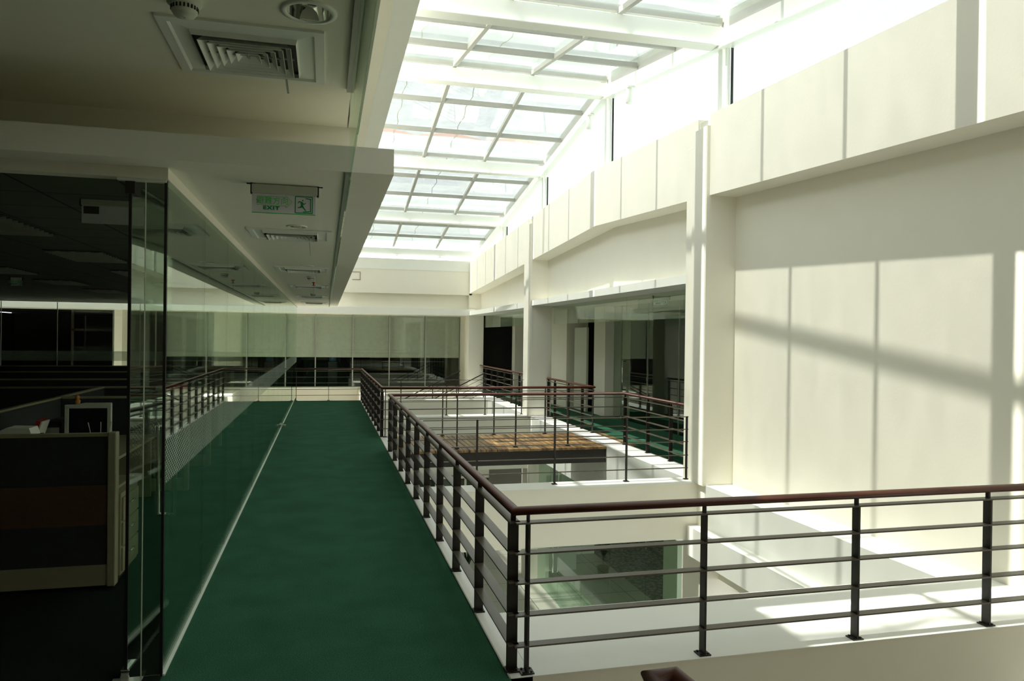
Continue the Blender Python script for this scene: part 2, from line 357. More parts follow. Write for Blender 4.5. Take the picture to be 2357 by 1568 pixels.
MB().box(.12, .48, 30.0, 30.36, -.02, .95).obj('cabinet', 'office_grey', wc, bevel=.02)
MB().lathe([(.0, 0), (.13, .02), (.135, .28), (.06, .36), (.0, .37)], (.3, 30.18, .95), 20).obj('bottle', 'blue_can', wc, True)
for i, (x0, x1, y, z) in enumerate(((2.3, 4.9, 31.0, .95), (1.9, 5.0, 32.6, 1.05), (2.2, 4.4, 30.4, .45))):
    d = thing('partition_screen', ['low dark screen with a pale top rail behind the far glass, middle row', 'low dark screen behind the far glass, back row', 'lowest dark screen right behind the far glass wall'][i], 'partition', (x0, y, 0), 'screens behind the far glass wall')
    MB().box(x0, x1, y, y+.05, -.02, z-.03).obj('panel', 'office_grey', d); MB().box(x0, x1, y-.01, y+.06, z-.03, z).obj('top_rail', 'office_trim', d)

# ------------------------------------------------------------------ left block: ceiling, soffit, upper wall
def slab(name, x0, x1, y0, y1, z0, z1, holes):
    m = MB(); y = y0                      # a slab with square openings for the recessed lights
    for hx, hy, h in sorted(holes, key=lambda q: q[1]):
        m.box(x0, x1, y, hy-h, z0, z1).box(x0, hx-h, hy-h, hy+h, z0, z1).box(hx+h, x1, hy-h, hy+h, z0, z1); y = hy+h
    return struct(m.box(x0, x1, y, y1, z0, z1).obj(name, 'ceiling_paint'))
box('ceiling_light_block', 'plaster', -13, .13, -3, 5.2, 3.6, 3.7)  # unseen cap added to keep light from leaking through the downlight opening
VY = (7.28, 11.08, 14.88, 18.68, 22.3)
slab('ceiling', -13, .13, -3, 5.2, 3.43, 3.6, [(-.085, 3.39, .084)])
slab('ceiling_corridor', -.93, .382, 4.39, 25.1, 2.95, 3.10, [(-.25, y-.56, .062) for y in VY])
box('ceiling_slab', 'ceiling_paint', -13, .20, 5.2, 25.1, 3.10, 3.6)
struct(MB().box(-13, -.93, 4.39, 5.2, 2.95, 3.10).obj('ceiling_lip', 'ceiling_paint'))
box('wall_upper', 'plaster', .14, .20, -3, 25.1, 3.43, 5.25)
box('wall_upper_back', 'plaster', -13, .3, 25.0, 25.1, 3.4, 5.25)
box('beam_ring', 'steel_white', .57, .84, -1, 26.4, 5.2, 5.55)
box('beam_ring_flange', 'plaster', .20, .60, -1, 26.4, 5.18, 5.5)
box('trim_glass_header', 'ceiling_paint', -13, -.885, 4.6, 4.70, 2.885, 2.95)
box('trim_glass_header', 'ceiling_paint', -.93, -.885, 4.7, 25.1, 2.885, 2.95)
box('trim_glass_track', 'steel_white', -1.16, -.90, 4.63, 4.67, 2.872, 2.886)
# smoke curtain along the corridor
st = (25.1-.3)/16
for i in range(16):
    y0 = .3+i*st; zt = 3.43 if y0 < 4.0 else 2.95
    if i == 2:
        struct(MB().box(.125, .135, y0+.004, 4.385, 2.92, 3.43).obj('window_smoke_curtain', 'clear_glass')); y0 = 4.4
    struct(MB().box(.125, .135, y0+.004, .3+(i+1)*st-.004, 2.905, 3.43 if i < 2 else 2.95).obj('window_smoke_curtain', 'clear_glass'))
box('trim_curtain_track', 'steel_grey', .105, .125, -1, 4.39, 3.41, 3.43)
box('trim_curtain_track', 'steel_grey', .105, .125, 4.4, 25.1, 2.935, 2.95)
# office shell
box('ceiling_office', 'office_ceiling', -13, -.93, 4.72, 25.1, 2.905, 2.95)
box('wall_left', 'dark_room', -13.1, -13, -3, 25.2, 0, 3.6)
box('wall_back', 'plaster', -13, 6, -3.1, -3, -4.2, 3.6)
box('wall_left_front', 'ceiling_paint', -13, -3.4, 4.6, 4.7, 0, 2.885)
# stair well to the right of the corridor, near the camera
box('wall_stair_far', 'plaster', 1.075, XW, 4.14, 4.172, -4.4, -.78)
box('wall_stair_left', 'plaster', 1.02, 1.075, -3, 4.12, -4.4, -.002)
box('floor_stair', 'plaster', 1.075, XW, -3, 4.12, -4.5, -4.4)
box('wall_stair_right', 'plaster', XW, 5.9, -3, 4.2, -4.4, -.5)
box('wall_gable_near', 'plaster', .28, 5.9, -3.05, -3.0, 0, 6)
box('ceiling_near_right', 'plaster', .42, 5.9, -3, 2.25, 5.0, 5.2)  # unseen ceiling, extended forward to darken the stair wall

# ------------------------------------------------------------------ office side glass wall, fixed sidelight, door
def xglass(name, x0, x1, y, z0, z1, m='glass', par=None): return MB().box(x0, x1, y-.005, y+.005, z0, z1).obj(name, m, par)
ys = [4.66]+[4.66+1.37*k for k in range(1, 15)]+[25.0]
for i, (a, c_) in enumerate(zip(ys, ys[1:])):
    if c_-a < .3: continue
    w = struct(empty('window_%d' % (i+20), (-.9, a, 0)))
    MB().box(-.906, -.894, a+.004, c_-.004, .01, 1.12).obj('pane', 'glass', w)
    MB().box(-.906, -.894, a+.004, c_-.004, 1.12, 1.39).obj('dotted_band', 'glass_dots', w, label='band of frosted dots across the glass')
    MB().box(-.906, -.894, a+.004, c_-.004, 1.39, 2.885).obj('pane', 'glass', w)
box('trim_glass_edge', 'black', -.912, -.897, 4.645, 4.66, .0, 2.885)
w = struct(empty('window_19', (-.96, 4.65, 0)))
xglass('pane', -1.01, -.912, 4.65, .01, 2.875, 'glass', w)
ed = MB().box(-1.014, -1.01, 4.643, 4.657, .01, 2.875).obj('polished_edge', 'office_white', w)
# glass office end facing the far landing
w = struct(empty('window_18', (-7, 25.1, 0))); MB().box(-13, -.9, 25.095, 25.105, 0, 2.9).obj('pane', 'glass', w)
MB().box(-13, -2.6, 25.08, 25.09, 1.12, 1.42).obj('dotted_band', 'glass_dots', w)
for x in (-11.8, -9.4, -7.9, -5.6, -3.5): box('trim_office_end_joint', 'alu', x, x+.02, 25.09, 25.11, 0, 2.9)
# pivot door, swung into the office
dr = struct(empty('door_1', (-1.09, 4.70, 0)))
lf = (Vector((-1.035, 5.52, 0))-Vector((-1.095, 4.66, 0)))
D0 = Vector((-1.095, 4.66, 0)); dn = Vector((lf.y, -lf.x, 0)).normalized(); dd = lf.normalized(); L = lf.length
def dbar(a, c_, z0, z1, th): return MB().bar(D0+dd*a+Vector((0, 0, (z0+z1)/2)), D0+dd*c_+Vector((0, 0, (z0+z1)/2)), th, z1-z0)
dbar(0, L, .02, 2.87, .012).obj('leaf', 'glass', dr); dbar(-.004, .006, .02, 2.87, .016).obj('leaf_edge', 'black', dr)
dbar(-.01, .10, 2.80, 2.885, .05).obj('top_patch', 'dark_steel', dr); dbar(-.02, .13, .0, .06, .05).obj('floor_patch', 'chrome', dr, bevel=.006)
for sgn in (1, -1):
    p = D0+dd*(L-.06); q = p+dn*sgn*.055
    MB().tube([p+Vector((0, 0, .76)), q+Vector((0, 0, .76)), q+Vector((0, 0, 1.36)), p+Vector((0, 0, 1.36))], .012, 12, upv=dd[:]).obj('handle', 'chrome', dr, True)
fs = thing('floor_spring', 'small steel floor spring plate under the office glass door hinge', 'floor spring', (-1.09, 4.60, 0))
MB().box(-1.16, -1.00, 4.56, 4.66, 0, .008).obj('plate', 'alu', fs, bevel=.002)
MB().tube([(-1.3, 4.66, .004), (-1.6, 4.66, .004)], .004, 6).obj('seam', 'alu', fs)
ft = thing('door_patch_fitting', 'small steel patch fitting at the foot of the side glass, far down the corridor', 'door fitting', (-.87, 16.6, 0))
MB().box(-.93, -.85, 16.5, 16.75, .0, .08).obj('clamp', 'chrome', ft, bevel=.01); MB().box(-.98, -.80, 16.58, 16.66, .02, .06).obj('pivot', 'alu', ft, bevel=.01)

# ------------------------------------------------------------------ railings
BARS = (.17, .352, .544, .72, .90)
def railing(name, label, cat, runs, corner_posts=(), hand=True, top=1.0, postw=.065, thin=False, group=None, bars=BARS, barw=.066, stub=.93, hradius=.033):
    """runs = list of (p, q, [post positions as distances along the run])"""
    p0 = runs[0][0]; t = thing(name, label, cat, (p0[0], p0[1], 0), group)
    if hand:
        path = [(*runs[0][0], top-.03)]+[(*r[1], top-.03) for r in runs]
        MB().tube(path, hradius, 18, rz=.026).obj('handrail', 'mahogany', t, True, label='red-brown polished wooden handrail')
    for z in bars:
        for (p, q, ps) in runs:
            m = MB(); m.bar((*p, z), (*q, z), barw, .010); m.obj('crossbar', 'flat_bar', t)
    for (p, q, ps) in runs:
        d = Vector((q[0]-p[0], q[1]-p[1], 0)).normalized(); n = Vector((-d.y, d.x, 0))
        for s_ in ps:
            c = Vector((p[0], p[1], 0))+d*s_; zt = bars[-1] if hand else top
            po = MB().bar(c+Vector((0, 0, .005)), c+Vector((0, 0, zt)), *((.014, postw) if not thin else (.022, .03)), upv=n[:]).obj('post', 'dark_steel', t)
            if hand: MB().bar(c+Vector((0, 0, zt)), c+Vector((0, 0, top-.04)), .014, .03, upv=n[:]).obj('neck', 'dark_steel', po)
            m = MB(); a = .04 if not thin else .035
            m.box(c.x-a, c.x+a, c.y-a, c.y+a, .004, .014)
            for sx in (-.6, .6):
                for sy in (-.6, .6): m.box(c.x+a*sx-.006, c.x+a*sx+.006, c.y+a*sy-.006, c.y+a*sy+.006, .014, .022)
            bp = m.obj('base_plate', 'dark_steel', po)
    return t
X1 = 1.105
railing('railing', 'dark steel railing with wooden handrail from the corridor corner nearest the viewer to the footbridge', 'railing',
        [((5.50, 9.78), (5.50, 12.97), [.39, 1.26, 2.14, 3.16]), ((5.50, 12.97), (X1, 12.97), [1.12, 2.12, 3.2, 4.34]),
         ((X1, 12.97), (X1, 4.225), [.12+.95*k for k in range(9)]+[8.7]), ((X1, 4.225), (5.47, 4.225), [.08, 1.24, 2.37, 3.46])])
railing('railing', 'dark railing with wooden handrail from corridor end across the far side of the footbridge', 'railing',
        [((-.88, 23.15), (X1, 23.15), [.05, 1.0]), ((X1, 23.15), (X1, 14.68), [.05+.93*k for k in range(10)]), ((X1, 14.68), (5.52, 14.68), [.06, 1.2, 2.26, 3.35, 4.40]), ((5.52, 14.68), (5.52, 18.0), [.7, 1.65, 2.7, 3.25])])
railing('railing', 'dark steel railing with wooden handrail on the far right ledge between second and third columns', 'railing',
        [((5.5, 18.8), (5.5, 26.3), [.1+.92*k for k in range(8)])])
railing('guardrail', 'thin dark guardrail without handrail on the white beam in front of the footbridge', 'railing',
        [((1.25, 9.58), (5.04, 9.58), [.72, 1.80, 2.85, 3.77])], hand=False, top=.905, thin=True, barw=.03)
railing('guardrail', 'thin dark guardrail on the narrow white beam behind the footbridge', 'railing',
        [((1.25, 18.5), (5.02, 18.5), [.6, 1.75, 2.75, 3.72])], hand=False, top=.88, thin=True, barw=.03)
# stair handrail ends below the camera
hr = thing('stair_handrail', 'end of a thick dark wooden stair handrail in the bottom right foreground', 'handrail', (.70, 1.36, 1.28))
E0 = Vector((.650, 1.385, 1.297)); E1 = Vector((.716, 1.364, 1.307)); dv = Vector((.10, -.42, -.17))
def arc(a, c_, dv, k=.05):
    return [a+dv*2.6, a+dv*.35, a+dv*.12+(a-c_)*.05, a+(c_-a)*.18-dv*.02, c_+(a-c_)*.18-dv*.02, c_+dv*.12+(c_-a)*.05, c_+dv*.35, c_+dv*2.6]
MB().tube(arc(E0, E1, dv), .019, 20, rz=.021).obj('rail', 'mahogany', hr, True)
q = E0+dv*2.4; MB().tube([q, q-Vector((0, 0, .5))], .016, 10, upv=(0, 1, 0)).obj('post', 'dark_steel', hr)
# descending stair at the far landing
for i in range(8):
    box('stair_tread', 'plaster', 4.6-.28*(i+1), 4.6-.28*i, 23.78, 25.28, -.16*(i+1)-.12, -.16*(i+1))
for k, (y, x1, lab) in enumerate(((23.85, 5.15, 'nearer'), (25.2, 4.55, 'farther'))):
    t = thing('stair_railing', lab+' sloping dark railing of the descending stair at the far landing', 'railing', (x1, y, 0), 'stair railings at the far landing')
    a = Vector((x1, y, .82)); sl_ = .50; n = 2.9
    for j, z in enumerate((0, -.14, -.30, -.46, -.62)):
        MB().bar(a+Vector((0, 0, z)), a+Vector((-n, 0, z-n*sl_)), .04 if j == 0 else .03, .03 if j == 0 else .01).obj('handrail' if j == 0 else 'crossbar', 'dark_steel', t)
    for j in range(4):
        x = -.05-j*.9; MB().bar(a+Vector((x, 0, x*sl_)), a+Vector((x, 0, x*sl_-.8)), .03, .03, upv=(0, 1, 0)).obj('post', 'dark_steel', t)

# ------------------------------------------------------------------ footbridge
br = thing('footbridge', 'narrow footbridge of brown wooden planks on dark steel beams across the atrium', 'footbridge', (3.4, 13.8, 0))
n = 46; w = (5.70-1.21)/n
for i in range(n):
    a = 1.08+i*(5.72-1.08)/n
    MB().box(a+.006, a+(5.72-1.08)/n-.006, 12.76+random.uniform(-.012, .012), 14.78, -.04, .002).obj('plank', 'deck_wood', br)
for y in (12.8, 14.62): MB().box(1.21, 5.07, y, y+.12, -.29, -.041).obj('girder', 'dark_steel', br)
for i in range(3): MB().box(2.1+i*1.2, 2.18+i*1.2, 12.92, 14.62, -.24, -.05).obj('cross_beam', 'dark_steel', br)
MB().box(5.07, 5.5, 12.78, 14.75, -.05, -.04).obj('bearing_plate', 'dark_steel', br)

# ------------------------------------------------------------------ skylight
XE = 5.34
RA = [4.95, 9.33, 13.7, 18.05, 22.3, 26.35, 2.3]
XL = .43
for i, y in enumerate(sorted(RA)):
    z = RZ(y); struct(MB().box(XL, XE, y-.055, y+.055, z, z+.27).obj('roof_rafter', 'steel_white'))
    struct(MB().box(XL, XE, y-.11, y+.11, z-.012, z).obj('roof_rafter_flange', 'steel_white'))
ry = sorted(RA)
for a, c_ in zip(ry, ry[1:]):
    za, zc = RZ(a), RZ(c_)
    # edge (eave) beam along the right
    struct(MB().prism([(a, za-.02), (c_, zc-.02), (c_, zc+.25), (a, za+.25)], 'x', XE-.02, XE+.05).obj('roof_edge_beam', 'steel_white'))
    struct(MB().prism([(a, za-.03), (c_, zc-.03), (c_, zc-.01), (a, za-.01)], 'x', XE-.10, XE+.08).obj('roof_edge_flange', 'steel_white'))
    # purlins and long bars
    for k in range(0, 3):
        y = a+(c_-a)*k/3; z = RZ(y)+.30
        if k == 0: z += .02
        struct(MB().box(XL-.3, XE, y-.03, y+.03, z, z+.09).obj('roof_purlin', 'steel_grey'))
    for x in (.80, 2.30, 3.82):
        struct(MB().prism([(a, za+.30), (c_, zc+.30), (c_, zc+.38), (a, za+.38)], 'x', x-.035, x+.035).obj('roof_bar', 'steel_grey'))
    gl_ = MB().prism([(a+.02, za+.395), (c_-.02, zc+.395), (c_-.02, zc+.405), (a+.02, za+.405)], 'x', XL-.3, XE+.05).obj('skylight_glass', 'roof_glass'); struct(gl_)
    # gutter upstand at the right eave
    struct(MB().prism([(a, za+.25), (c_, zc+.25), (c_, zc+.5), (a, za+.5)], 'x', XE+.02, XE+.3).obj('roof_gutter', 'steel_grey'))
# sun cloths laid over the skylight, one per bay
NM = ['over the bay nearest the viewer', 'over the second skylight bay from the viewer', 'over the bay just before the ridge', 'over the bay just past the ridge', 'over the fifth skylight bay, beyond the ridge', 'over the farthest skylight bay']
for i, (a, c_) in enumerate(zip(ry, ry[1:])):
    m = MB(); nx, ny = 46, 36; G = []
    for j in range(ny+1):
        row = []
        for k in range(nx+1):
            u, v = k/nx, j/ny; x = XL-.25+(XE-XL+.3)*u
            sag = .035*math.sin(u*math.pi*3.4+.5)*math.sin(v*9+i)+.02*math.sin(13*v+5*u+i*2)
            y = a+.07+(c_-a-.24)*v
            row.append(m.b.verts.new((x, y, RZ(y)+.50+sag)))
        G.append(row)
    for j in range(ny):
        for k in range(nx): m.b.faces.new((G[j][k], G[j][k+1], G[j+1][k+1], G[j+1][k]))
    o = m.obj('sun_cloth', 'roof_fabric', None, True); tag(o, 'wrinkled translucent white sun cloth '+NM[i], 'sun cloth', 'sun cloths above the skylight')
    # dark cord lines stitched along the cloth
    for x in (1.5, 2.9):
        pts = [(x+.03*math.sin(t*1.7+x*3+i), a+.2+(c_-a-.4)*t/16, RZ(a+.2+(c_-a-.4)*t/16)+.47) for t in range(17)]
        MB().tube(pts, .009, 6).obj('cord', 'steel_grey', o, True)
    if i in (0, 3):
        m = MB(); prev = None
        for t in range(61):
            u = t/60; x = .45+4.7*u; y = a+(c_-a)*.80-.16*abs(math.sin(u*math.pi*3)); w_ = .015+.07*abs(math.sin(u*math.pi*3))
            cur = [m.b.verts.new((x, yy, RZ(yy)+.44)) for yy in (y-w_, y+w_)]
            if prev: m.b.faces.new((prev[0], prev[1], cur[1], cur[0]))
            prev = cur
        m.obj('scalloped_hem', 'red_cloth', o, label='reddish scalloped hem')
# clerestory on the right: posts and bright blinds
for i, y in enumerate(ry):
    if y < 3: continue
    struct(MB().box(XE-.01, XE+.05, y-.055, y+.055, BT(y)-.1, RZ(y)).obj('trim_clerestory_post', 'steel_white'))
    struct(MB().box(XE+.0, XE+.05, y-.16, y-.115, BT(y)-.1, RZ(y)).obj('trim_clerestory_post', 'steel_white'))
for i, (a, c_) in enumerate(zip(ry, ry[1:])):
    a2, c2 = a+.075, c_-.19
    if c2 > 26.2: c2 = 25.6
    P = [(a2, BT(a2)-.1), (c2, BT(c2)-.1), (c2, RZ(c2)-.05), (a2, RZ(a2)-.05)]
    o = MB().prism(P, 'x', XE+.085, XE+.088).obj('clerestory_blind', 'blind_bright')
    tag(o, 'bright white textured blind in the clerestory strip '+NM[i].replace('over', 'under'), 'blind', 'clerestory blinds above the right wall')
    struct(MB().prism([(a, BT(a)-.1), (c_, BT(c_)-.1), (c_, RZ(c_)), (a, RZ(a))], 'x', XE+.12, XE+.128).obj('window_clerestory', 'clear_glass'))
    struct(MB().box(XE+.05, XE+.09, a+.055, a+.073, BT(a)-.1, RZ(a)-.03).obj('trim_painted_shadow_gap', 'black')) if a > 2 else None  # black strip paints in the shadow gap beside the blind
    struct(MB().box(XE+.05, XE+.09, c_-.19, c_-.178, BT(c_)-.1, RZ(c_)-.03).obj('trim_painted_shadow_gap', 'black')) if c_ < 26 else None  # same painted shadow gap at the blind's other side
# left clerestory above the ring beam
box('roof_gutter_left', 'steel_grey', -.05, .10, .5, 26.4, 5.2, 5.5)
# spotlights hung from the eave
for i, (y, lab) in enumerate(((12.33, 'nearer'), (14.40, 'farther'))):
    t = thing('spotlight', lab+' small white cylinder spotlight under the skylight edge, by the ridge', 'spotlight', (5.26, y, RZ(y)), 'spotlights under the skylight edge')
    z = RZ(y)-.03
    MB().lathe([(0, -.30), (.05, -.30), (.062, -.28), (.062, -.06), (.05, -.03), (0, -.03)], (5.24, y, z), 20).obj('housing', 'steel_white', t, True)
    MB().box(5.19, 5.32, y-.07, y+.07, z-.03, z).obj('mount', 'steel_white', t)

# ------------------------------------------------------------------ ceiling fittings
def vent(label, cx, cy, z, s=.37, grp='square air vents in the corridor ceiling'):
    t = thing('ceiling_vent', label, 'air vent', (cx, cy, z), grp)
    def ring(r0, r1, z0, z1, m):
        P = []
        for r, zz in ((r0, z0), (r1, z1)): P.append([m.b.verts.new((cx+a*r, cy+c_*r, zz)) for a, c_ in ((-1, -1), (1, -1), (1, 1), (-1, 1))])
        for i in range(4): m.b.faces.new((P[0][i], P[0][(i+1) % 4], P[1][(i+1) % 4], P[1][i]))
    m = MB(); ring(s, s, z, z-.012, m); ring(s, s-.045, z-.012, z-.014, m); ring(s-.045, s-.055, z-.014, z-.002, m); m.obj('frame', 'vent_white', t)
    m = MB(); ring(s-.055, s*.66, z-.002, z-.006, m); ring(s*.66, s*.64, z-.006, z-.03, m); m.obj('border_plate', 'vent_white', t)
    m = MB().box(cx-s*.66, cx+s*.66, cy-s*.66, cy+s*.66, z-.003, z-.002); m.obj('backing', 'black', t)
    for k in range(5):
        r = s*(.57-.105*k); m = MB(); ring(r, r-.028, z-.042+.002*k, z-.006, m); ring(r+.003, r-.025, z-.042+.002*k, z-.006, m); ring(r, r+.003, z-.042+.002*k, z-.042+.002*k, m); m.obj('louver', 'vent_white', t)
    m = MB(); m.box(cx-.003, cx+.003, cy-s*.6, cy+s*.6, z-.02, z-.012).box(cx-s*.6, cx+s*.6, cy-.003, cy+.003, z-.02, z-.012); m.obj('spine', 'alu', t)
    return t
def streamer(t, x, y, z, l): MB().bar((x, y, z), (x+.01, y+.02, z-l), .012, .002, upv=(0, 1, 0)).obj('tell_tale_strip', 'paper', t)
def downlight(label, cx, cy, z, r=.075):
    
    t = thing('downlight', label, 'downlight', (cx, cy, z), 'round recessed downlights along the corridor')
    MB().lathe([(r*1.28, 0), (r*1.28, -.006), (r*1.05, -.010), (r, -.004)], (cx, cy, z), 36).obj('trim_ring', 'vent_white', t, True)
    MB().lathe([(r, -.004), (r*.96, .03), (r*.85, .07), (r*.8, .075)], (cx, cy, z), 36).obj('reflector', 'chrome', t, True); MB().lathe([(r*.8, .074), (r*.5, .085), (0, .09)], (cx, cy, z), 24).obj('lamp_glass', 'lens', t, True)
    return t
Zc, Zs = 3.43, 2.95
t = vent('large square air vent in the near ceiling, closest to the viewer', -.39, 3.96, Zc); streamer(t, -.22, 4.2, Zc-.04, .07)
ORD = ['second', 'third', 'fourth', 'fifth', 'sixth', 'seventh']
for k, y in enumerate((7.28, 11.08, 14.88, 18.68, 22.3)):
    t = vent('square air vent in the corridor soffit, %s one away from the viewer' % ORD[k], -.32, y, Zs)
    if k < 2: streamer(t, -.16, y+.25, Zs-.04, .13)
    downlight('small round downlight just in front of the %s corridor vent' % ORD[k], -.25, y-.56, Zs, .07)
downlight('large round downlight in the near ceiling beside the closest vent', -.085, 3.39, Zc, .095)
# real recess for the near downlight
def detector(label, x, y, z, s=1):
    t = thing('smoke_detector', label, 'smoke detector', (x, y, z), 'smoke detectors')
    MB().lathe([(0, 0), (.062*s, 0), (.062*s, -.016*s), (.048*s, -.022*s)], (x, y, z), 28).obj('base', 'office_white', t, True)
    MB().lathe([(.048*s, -.022*s), (.046*s, -.045*s), (.036*s, -.06*s), (0, -.064*s)], (x, y, z), 28).obj('head', 'office_white', t, True)
    m = MB()
    for a in range(22):
        an = 2*math.pi*a/22; p = Vector((x+.0475*s*math.cos(an), y+.0475*s*math.sin(an), z-.034*s)); m.bar(p-Vector((0, 0, .007*s)), p+Vector((0, 0, .007*s)), .006*s, .003*s, upv=(math.cos(an), math.sin(an), 0))
    m.obj('slots', 'black', t); MB().lathe([(0, -.0645*s), (.005, -.066*s), (0, -.067*s)], (x, y, z), 8).obj('lamp', 'amber', t)
detector('round white smoke detector in the near ceiling above the closest vent', -.60, 3.42, Zc, 1.15)
detector('small smoke detector in the corridor soffit between third and fourth vents', -.24, 12.4, Zs)
detector('tiny smoke detector in the corridor soffit near the fifth vent', -.28, 17.6, Zs)
s = thing('sprinkler', 'red-tipped sprinkler hanging from the corridor soffit', 'sprinkler', (-.21, 13.76, Zs))
MB().lathe([(0, 0), (.03, 0), (.03, -.01), (.012, -.015), (.01, -.05), (.03, -.055), (.03, -.06), (0, -.06)], (-.21, 13.76, Zs), 16).obj('body', 'red', s, True)
MB().tube([(-.21, 13.76, Zs-.06), (-.21, 13.76, Zs-.2)], .004, 6, upv=(0, 1, 0)).obj('pipe', 'alu', s)
# cable conduit and small outlet on the far beam
cb = thing('wall_outline_box', 'thin dark conduit loop on the far white beam beside the corridor soffit', 'conduit', (1.16, 26.38, 3.9))
MB().tube([(.9, 26.39, 4.23), (1.17, 26.39, 4.23), (1.17, 26.39, 3.96), (.9, 26.39, 3.96)], .008, 6, upv=(0, 1, 0)).obj('conduit', 'flat_bar', cb)

# ------------------------------------------------------------------ exit signs
def text_mesh(name, body, size, m, par, mtx, ext=.001, sx=1):
    cu = bpy.data.curves.new(name, 'FONT'); cu.body = body; cu.size = size; cu.extrude = ext; cu.align_x = 'CENTER'; cu.align_y = 'CENTER'
    if body == 'EXIT': cu.offset = .0016; cu.space_character = 1.25
    tmp = bpy.data.objects.new(name, cu); COL.objects.link(tmp); bpy.context.view_layer.update()
    dg = bpy.context.evaluated_depsgraph_get(); me = bpy.data.meshes.new_from_object(tmp.evaluated_get(dg))
    bpy.data.objects.remove(tmp); me.transform(mtx @ Matrix.Diagonal((sx, 1, 1, 1))); me.materials.clear(); me.materials.append(MATS[m])
    o = bpy.data.objects.new(name, me); COL.objects.link(o); o.parent = par; o.matrix_parent_inverse = Matrix.Translation(-par.location); return o
def runner(par, P, m):
    """P maps (u,v) in a 1x1 square to world"""
    b = MB()
    def st(a, c_, w): b.bar(P(*a), P(*c_), w, .002, upv=(0, 1, 0))
    k = (P(1, 0)-P(0, 0)).length
    st((.42, .72), (.50, .42), .17*k); st((.50, .45), (.60, .32), .12*k); st((.58, .34), (.78, .14), .09*k)
    st((.47, .48), (.36, .34), .11*k); st((.38, .36), (.14, .33), .08*k); st((.40, .74), (.22, .74), .07*k); st((.24, .76), (.16, .62), .06*k)
    st((.50, .70), (.62, .54), .07*k); st((.60, .55), (.78, .66), .06*k)
    c = P(.53, .82); b.bar(c-Vector((.05*k, 0, 0)), c+Vector((.05*k, 0, 0)), .1*k, .002, upv=(0, 1, 0)); return b.obj('running_figure', m, par)
def exit_sign(label, x0, x1, y, zt, h=.18, face=-1, mirror=False, blank=False, grp='hanging exit signs'):
    t = thing('exit_sign', label, 'exit sign', ((x0+x1)/2, y, zt), grp); hh = .062*(h/.18)
    MB().box(x0, x1, y-.022, y+.022, zt-hh, zt-.004).obj('housing', 'office_white', t, bevel=.006)
    for x in (x0, x1): MB().box(x-.006, x+.006, y-.02, y+.02, zt-hh-.004, zt).obj('end_bracket', 'black', t)
    MB().box(x0-.03, x0, y-.004, y+.004, zt-.006, zt).box(x1, x1+.03, y-.004, y+.004, zt-.006, zt).obj('fixing_bar', 'black', t)
    w = x1-x0; px0, px1, pz1, pz0 = x0+.006*w, x1-.035*w, zt-hh, zt-h
    MB().box(px0, px1, y-.004, y+.004, pz0, pz1).obj('plate', 'sign_pale' , t)
    if not blank: MB().box(px0, px1, y-.0045, y+.0045, pz0-.004, pz0+.0005).obj('lit_edge', 'sign_light_green', t)
    pw, ph = px1-px0, pz1-pz0; yf = y+face*.0052
    if blank:
        MB().box(px0+.03*pw, px0+.28*pw, yf-.001, yf+.001, pz0+.55*ph, pz0+.98*ph).obj('brown_sticker', 'brown_label', t); return t
    U = lambda u, v: Vector((px0+u*pw, yf, pz0+v*ph))
    mt = lambda u, v: Matrix.Translation(U(u, v)) @ Matrix.Rotation(R(90), 4, 'X')
    b = MB()
    def ln(a, c_, w_, dst=None): (dst or b).bar(U(*a), U(*c_), w_, .002, upv=(0, 1, 0))
    for a, c_ in (((.08, .86), (.53, .86)), ((.08, .86), (.08, .40)), ((.08, .40), (.53, .40)), ((.53, .86), (.53, .90)), ((.53, .93), (.63, .63)), ((.63, .63), (.53, .30)), ((.53, .40), (.53, .30))): ln(a, c_, .0022)
    b.obj('arrow_outline', 'sign_light_green', t)
    text_mesh('chinese_lettering', '避難方向', .049, 'sign_light_green', t, mt(.32, .62))
    text_mesh('exit_lettering', 'EXIT', .030, 'sign_green', t, mt(.30, .25), sx=1.35)
    b = MB(); q0, q1 = .68, .95
    for a, c_ in (((q0, .06), (q0, .94)), ((q1, .06), (q1, .94)), ((q0, .94), (q1, .94)), ((q0, .06), (q1, .06))): ln(a, c_, .005)
    for a, c_ in (((.92, .14), (.92, .84)), ((.84, .86), (.93, .82)), ((.80, .12), (.93, .16))): ln(a, c_, .0055)
    b.obj('pictogram_frame', 'sign_green', t)
    runner(t, lambda u, v: Vector((px0+pw*(q0+.01+(q1-.07-q0)*u), yf, pz0+ph*(.08+.8*v))), 'sign_green')
    return t
exit_sign('white hanging exit sign with green running figure and arrow, above the corridor', -.458, -.055, 4.9, 2.95)
exit_sign('blank back of a hanging exit sign with a brown sticker, inside the dark office', -1.62, -1.22, 5.6, 2.925, face=-1, blank=True)
exit_sign('small green exit sign seen in the dark at far left of the office ceiling', -5.1, -4.93, 14.0, 2.905, h=.14)
exit_sign('green exit sign hanging behind the glass curtain of the right walkway', 5.84, 6.16, 12.5, 2.80, h=.17)

